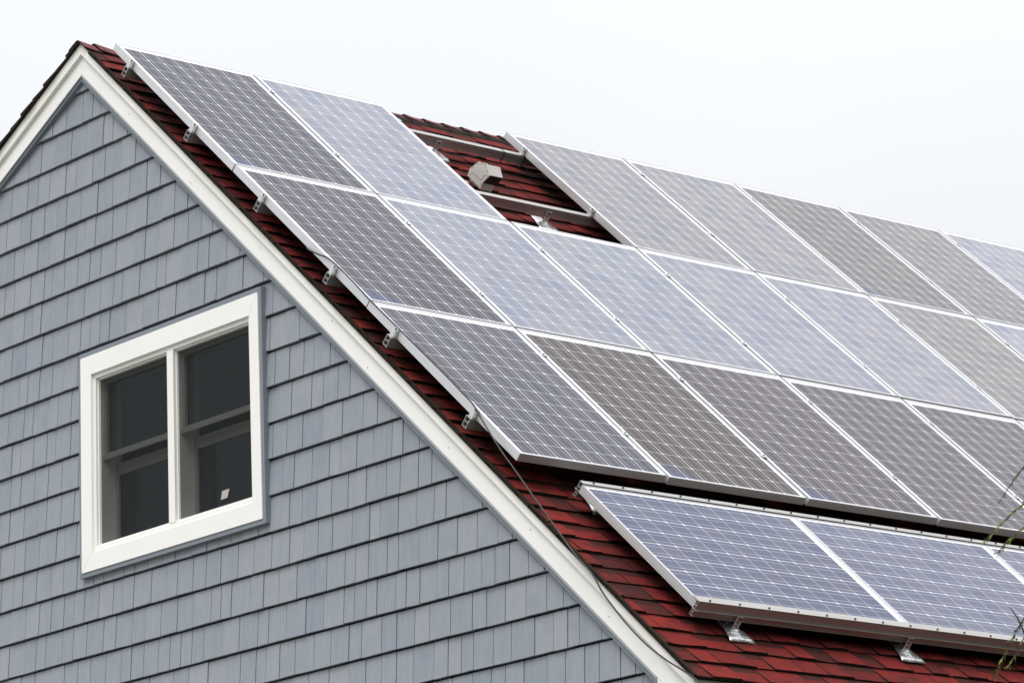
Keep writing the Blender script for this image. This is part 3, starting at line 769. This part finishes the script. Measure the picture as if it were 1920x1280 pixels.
# ------------------------------------------------------------------ roof vent
yv = 2.479
vt = empty('roof_vent', P(0.90, yv+0.06, NR), True); tag(vt, 'white sheet metal vent hood on the red shingles in the opening between panels', 'roof vent')
prof = [(0.81, 0.195), (0.80, 0.24), (0.845, 0.315), (0.925, 0.345), (1.0, 0.298), (0.968, 0.225), (0.975, 0.188)]
def rprism(mb, pr_, y0, y1):
    n = len(pr_); vs = [P(a, y0, b) for a, b in pr_]+[P(a, y1, b) for a, b in pr_]
    mb.add(vs, [tuple(range(n)), tuple(reversed(range(n, 2*n)))]+[((i+1) % n, i, i+n, (i+1) % n+n) for i in range(n)])
pz = MB(); rprism(pz, [(p_[0], p_[1]) for p_ in prof], yv, yv+0.010); pz.build('end_plate', m_vent, vt, bevel=0.001)
hood = MB(); rprism(hood, [(0.812, 0.23), (0.852, 0.310), (0.923, 0.3385), (0.990, 0.2965), (0.962, 0.228)], yv+0.0102, yv+0.122); hood.build('hood', m_vent, vt, bevel=0.002)
ot = MB(); rprism(ot, [(0.9925, 0.2945), (0.9945, 0.2938), (0.9665, 0.2265), (0.9645, 0.2272)], yv+0.013, yv+0.119); ot.build('outlet', m_dark, vt)
inn = MB(); rprism(inn, [(0.832, 0.235), (0.858, 0.292), (0.918, 0.318), (0.965, 0.286), (0.948, 0.235)], yv-0.003, yv-0.0002); inn.build('face_panel', m_vent, vt, bevel=0.0008)
bs_ = MB(); rprism(bs_, [(0.835, 0.178), (0.835, 0.229), (0.962, 0.2275), (0.968, 0.178)], yv+0.0102, yv+0.105); bs_.build('base', m_vent, vt)
for (a_, b_) in ((0.822, 0.262), (0.85, 0.305), (0.885, 0.322), (0.92, 0.333), (0.96, 0.309), (0.983, 0.285), (0.962, 0.212), (0.83, 0.215)):
    rv = MB(); rv.tube([P(a_, yv+0.001, b_), P(a_, yv-0.003, b_)], 0.0028, 6); rv.build('rivet', m_screw, vt)

# ------------------------------------------------------------------ cables
def smooth_path(pts, k=6):
    pts = [Vector(p) for p in pts]; o = []
    for i in range(len(pts)-1):
        p0 = pts[max(i-1, 0)]; p1 = pts[i]; p2 = pts[i+1]; p3 = pts[min(i+2, len(pts)-1)]
        for j in range(k):
            t = j/k
            o.append(0.5*((2*p1)+(-p0+p2)*t+(2*p0-5*p1+4*p2-p3)*t*t+(-p0+3*p1-3*p2+p3)*t**3))
    o.append(pts[-1]); return o
cpts = [P(2.35, 0.10, 0.27), P(2.60, 0.00, 0.285), P(2.71, -0.070, 0.293), P(2.82, -0.076, 0.318), P(2.92, -0.068, NP+0.005)]
for S in (3.1, 3.4, 3.75, 4.1, 4.33): cpts.append(P(S, Y0+0.014+0.008*math.sin(S*5), NP+0.0045))
cpts += [P(4.47, -0.066, NP+0.004), P(4.60, -0.085, 0.325)]
CABW = [(3.671,-3.137),(3.763,-3.253),(3.889,-3.417),(4.032,-3.595),(4.155,-3.753),(4.278,-3.883),(4.344,-3.987),(4.446,-4.111),(4.530,-4.203),(4.632,-4.298),(4.752,-4.387),(4.888,-4.473),(4.954,-4.524)]
for x_, z_ in CABW: cpts.append(W(x_, -0.09, z_))
cpts += [W(5.05, -0.085, -4.62), W(5.06, -0.06, -5.0), W(5.0, -0.05, -6.0)]
cbm = MB(); cbm.tube(smooth_path(cpts), 0.0045, 8)
tag(cbm.build('cable', m_blk, smooth=True), 'black cable running down the panel edge and sagging over the white rake board', 'cable')
wp = [P(0.50, 2.05, 0.25), P(0.545, 2.35, 0.235), P(0.57, 2.50, 0.222), P(0.56, 2.66, 0.232), P(0.535, 2.85, 0.262), P(0.52, 3.02, 0.268), P(0.555, 3.10, 0.245), P(0.60, 3.22, 0.225), P(0.6, 3.4, 0.22)]
wr = MB(); wr.tube(smooth_path(wp), 0.0034, 7); wo = wr.build('wire', m_blk, smooth=True)
tag(wo, 'thin black wire tied along the topmost rail inside the roof opening', 'wire')
for yy in (2.955, 3.135):
    tb = MB(); a0, a1 = 0.460-0.003, 0.505+0.002
    tb.rbox(a0, a1+0.004, yy, yy+0.006, RTOP+0.0002, RTOP+0.002); tb.rbox(a1, a1+0.004, yy, yy+0.006, RBOT-0.018, RTOP+0.0001)
    tb.rbox(a0, a1+0.004, yy, yy+0.006, RBOT-0.020, RBOT-0.0182); tb.build('cable_tie', m_blk, wo)

# ------------------------------------------------------------------ tree on the right
tree = empty('tree', Vector((12.1, -2.0, 0)))
tag(tree, 'tree at the right edge of the photo, only its thin green twig tips in view', 'tree')
rt_ = random.Random(5)
trk = MB(); tp = [Vector((12.1, -2.0, 0)), Vector((12.05, -1.95, 1.5)), Vector((12.15, -1.9, 3.2)), Vector((12.2, -1.7, 5.0)), Vector((12.3, -1.6, 6.6))]
trk.tube(smooth_path(tp), 0.16, 10, r2=0.05)
limbs = []
for kx in range(11):
    h = rt_.uniform(2.4, 6.2); base_ = Vector((12.15, -1.85, h)); an = rt_.uniform(0, 6.28)
    e = base_+Vector((math.cos(an)*1.0, math.sin(an)*1.0, rt_.uniform(.3, .9)))
    limbs.append((base_, e)); trk.tube([base_, (base_+e)/2+Vector((0, 0, .08)), e], 0.04, 6, r2=0.012)
fol = MB()
def sprig(p0, p1, n=16, droop=0.06, size=0.05, dens=2):
    pts = []
    for i in range(n+1):
        t = i/n; q = p0.lerp(p1, t); q = q+Vector((0, 0, -droop*math.sin(t*math.pi))); pts.append(q)
    trk.tube(pts, 0.0035, 5, r2=0.0012)
    for i in range(1, n+1):
        d = (pts[i]-pts[i-1]).normalized()
        for _ in range(dens):
            side = Vector((rt_.uniform(-1, 1), rt_.uniform(-1, 1), rt_.uniform(-1, .4))); side = (side-d*side.dot(d)).normalized()
            tip = pts[i]+(d*0.85+side*0.42)*size*rt_.uniform(.5, 1.1); wv_ = d.cross(side)*0.0026
            mid = pts[i].lerp(tip, .5)
            fol.add([pts[i], mid+wv_, tip, mid-wv_], [(0, 1, 2, 3)], rt_.random())
for (b_, e) in limbs:
    for q in range(26):
        t = rt_.uniform(.2, 1.0); p0 = b_.lerp(e, t)
        d = Vector((rt_.uniform(-1, 1), rt_.uniform(-1, 1), rt_.uniform(-.9, .5))).normalized()
        p1 = p0+d*rt_.uniform(.3, .7)
        if 0.77*p1.x+0.64*p1.y-0.10*p1.z < 5.15: continue      # the crown is thin on the house side
        sprig(p0, p1, 12, .05, .06, 3)
# the drooping tips that reach into the view
hub = Vector((10.95, -2.75, 4.1))
trk.tube([Vector((12.15, -1.88, 3.9)), Vector((11.6, -2.3, 4.25)), hub], 0.035, 6, r2=0.01)
for (A_, B_, n_, dn) in (((10.11, -3.703, 4.148), (9.935, -3.818, 3.965), 16, 2), ((10.095, -3.655, 4.023), (9.879, -3.829, 3.86), 24, 3),
                     ((10.058, -3.651, 3.931), (9.894, -3.793, 3.825), 18, 4), ((9.99, -3.637, 3.746), (9.787, -3.737, 3.473), 24, 3),
                     ((9.992, -3.609, 3.699), (9.824, -3.706, 3.499), 20, 3)):
    A_, B_ = Vector(A_), Vector(B_)
    trk.tube([hub, hub.lerp(A_, .6)+Vector((0, 0, .08)), A_], 0.008, 6, r2=0.004)
    sprig(A_, B_, n_, -.03, .034, dn)
A_ = Vector((9.915, -3.589, 3.483))
trk.tube([hub, A_+Vector((.15, .15, .1)), A_], 0.008, 6, r2=0.005)
trk.tube([A_, (9.877, -3.681, 3.572), (9.876, -3.712, 3.631), (9.87, -3.737, 3.664)], 0.0045, 6, r2=0.0015)
trk.build('trunk', m_bark, tree, smooth=True); fol.build('crown', m_leaf, tree)
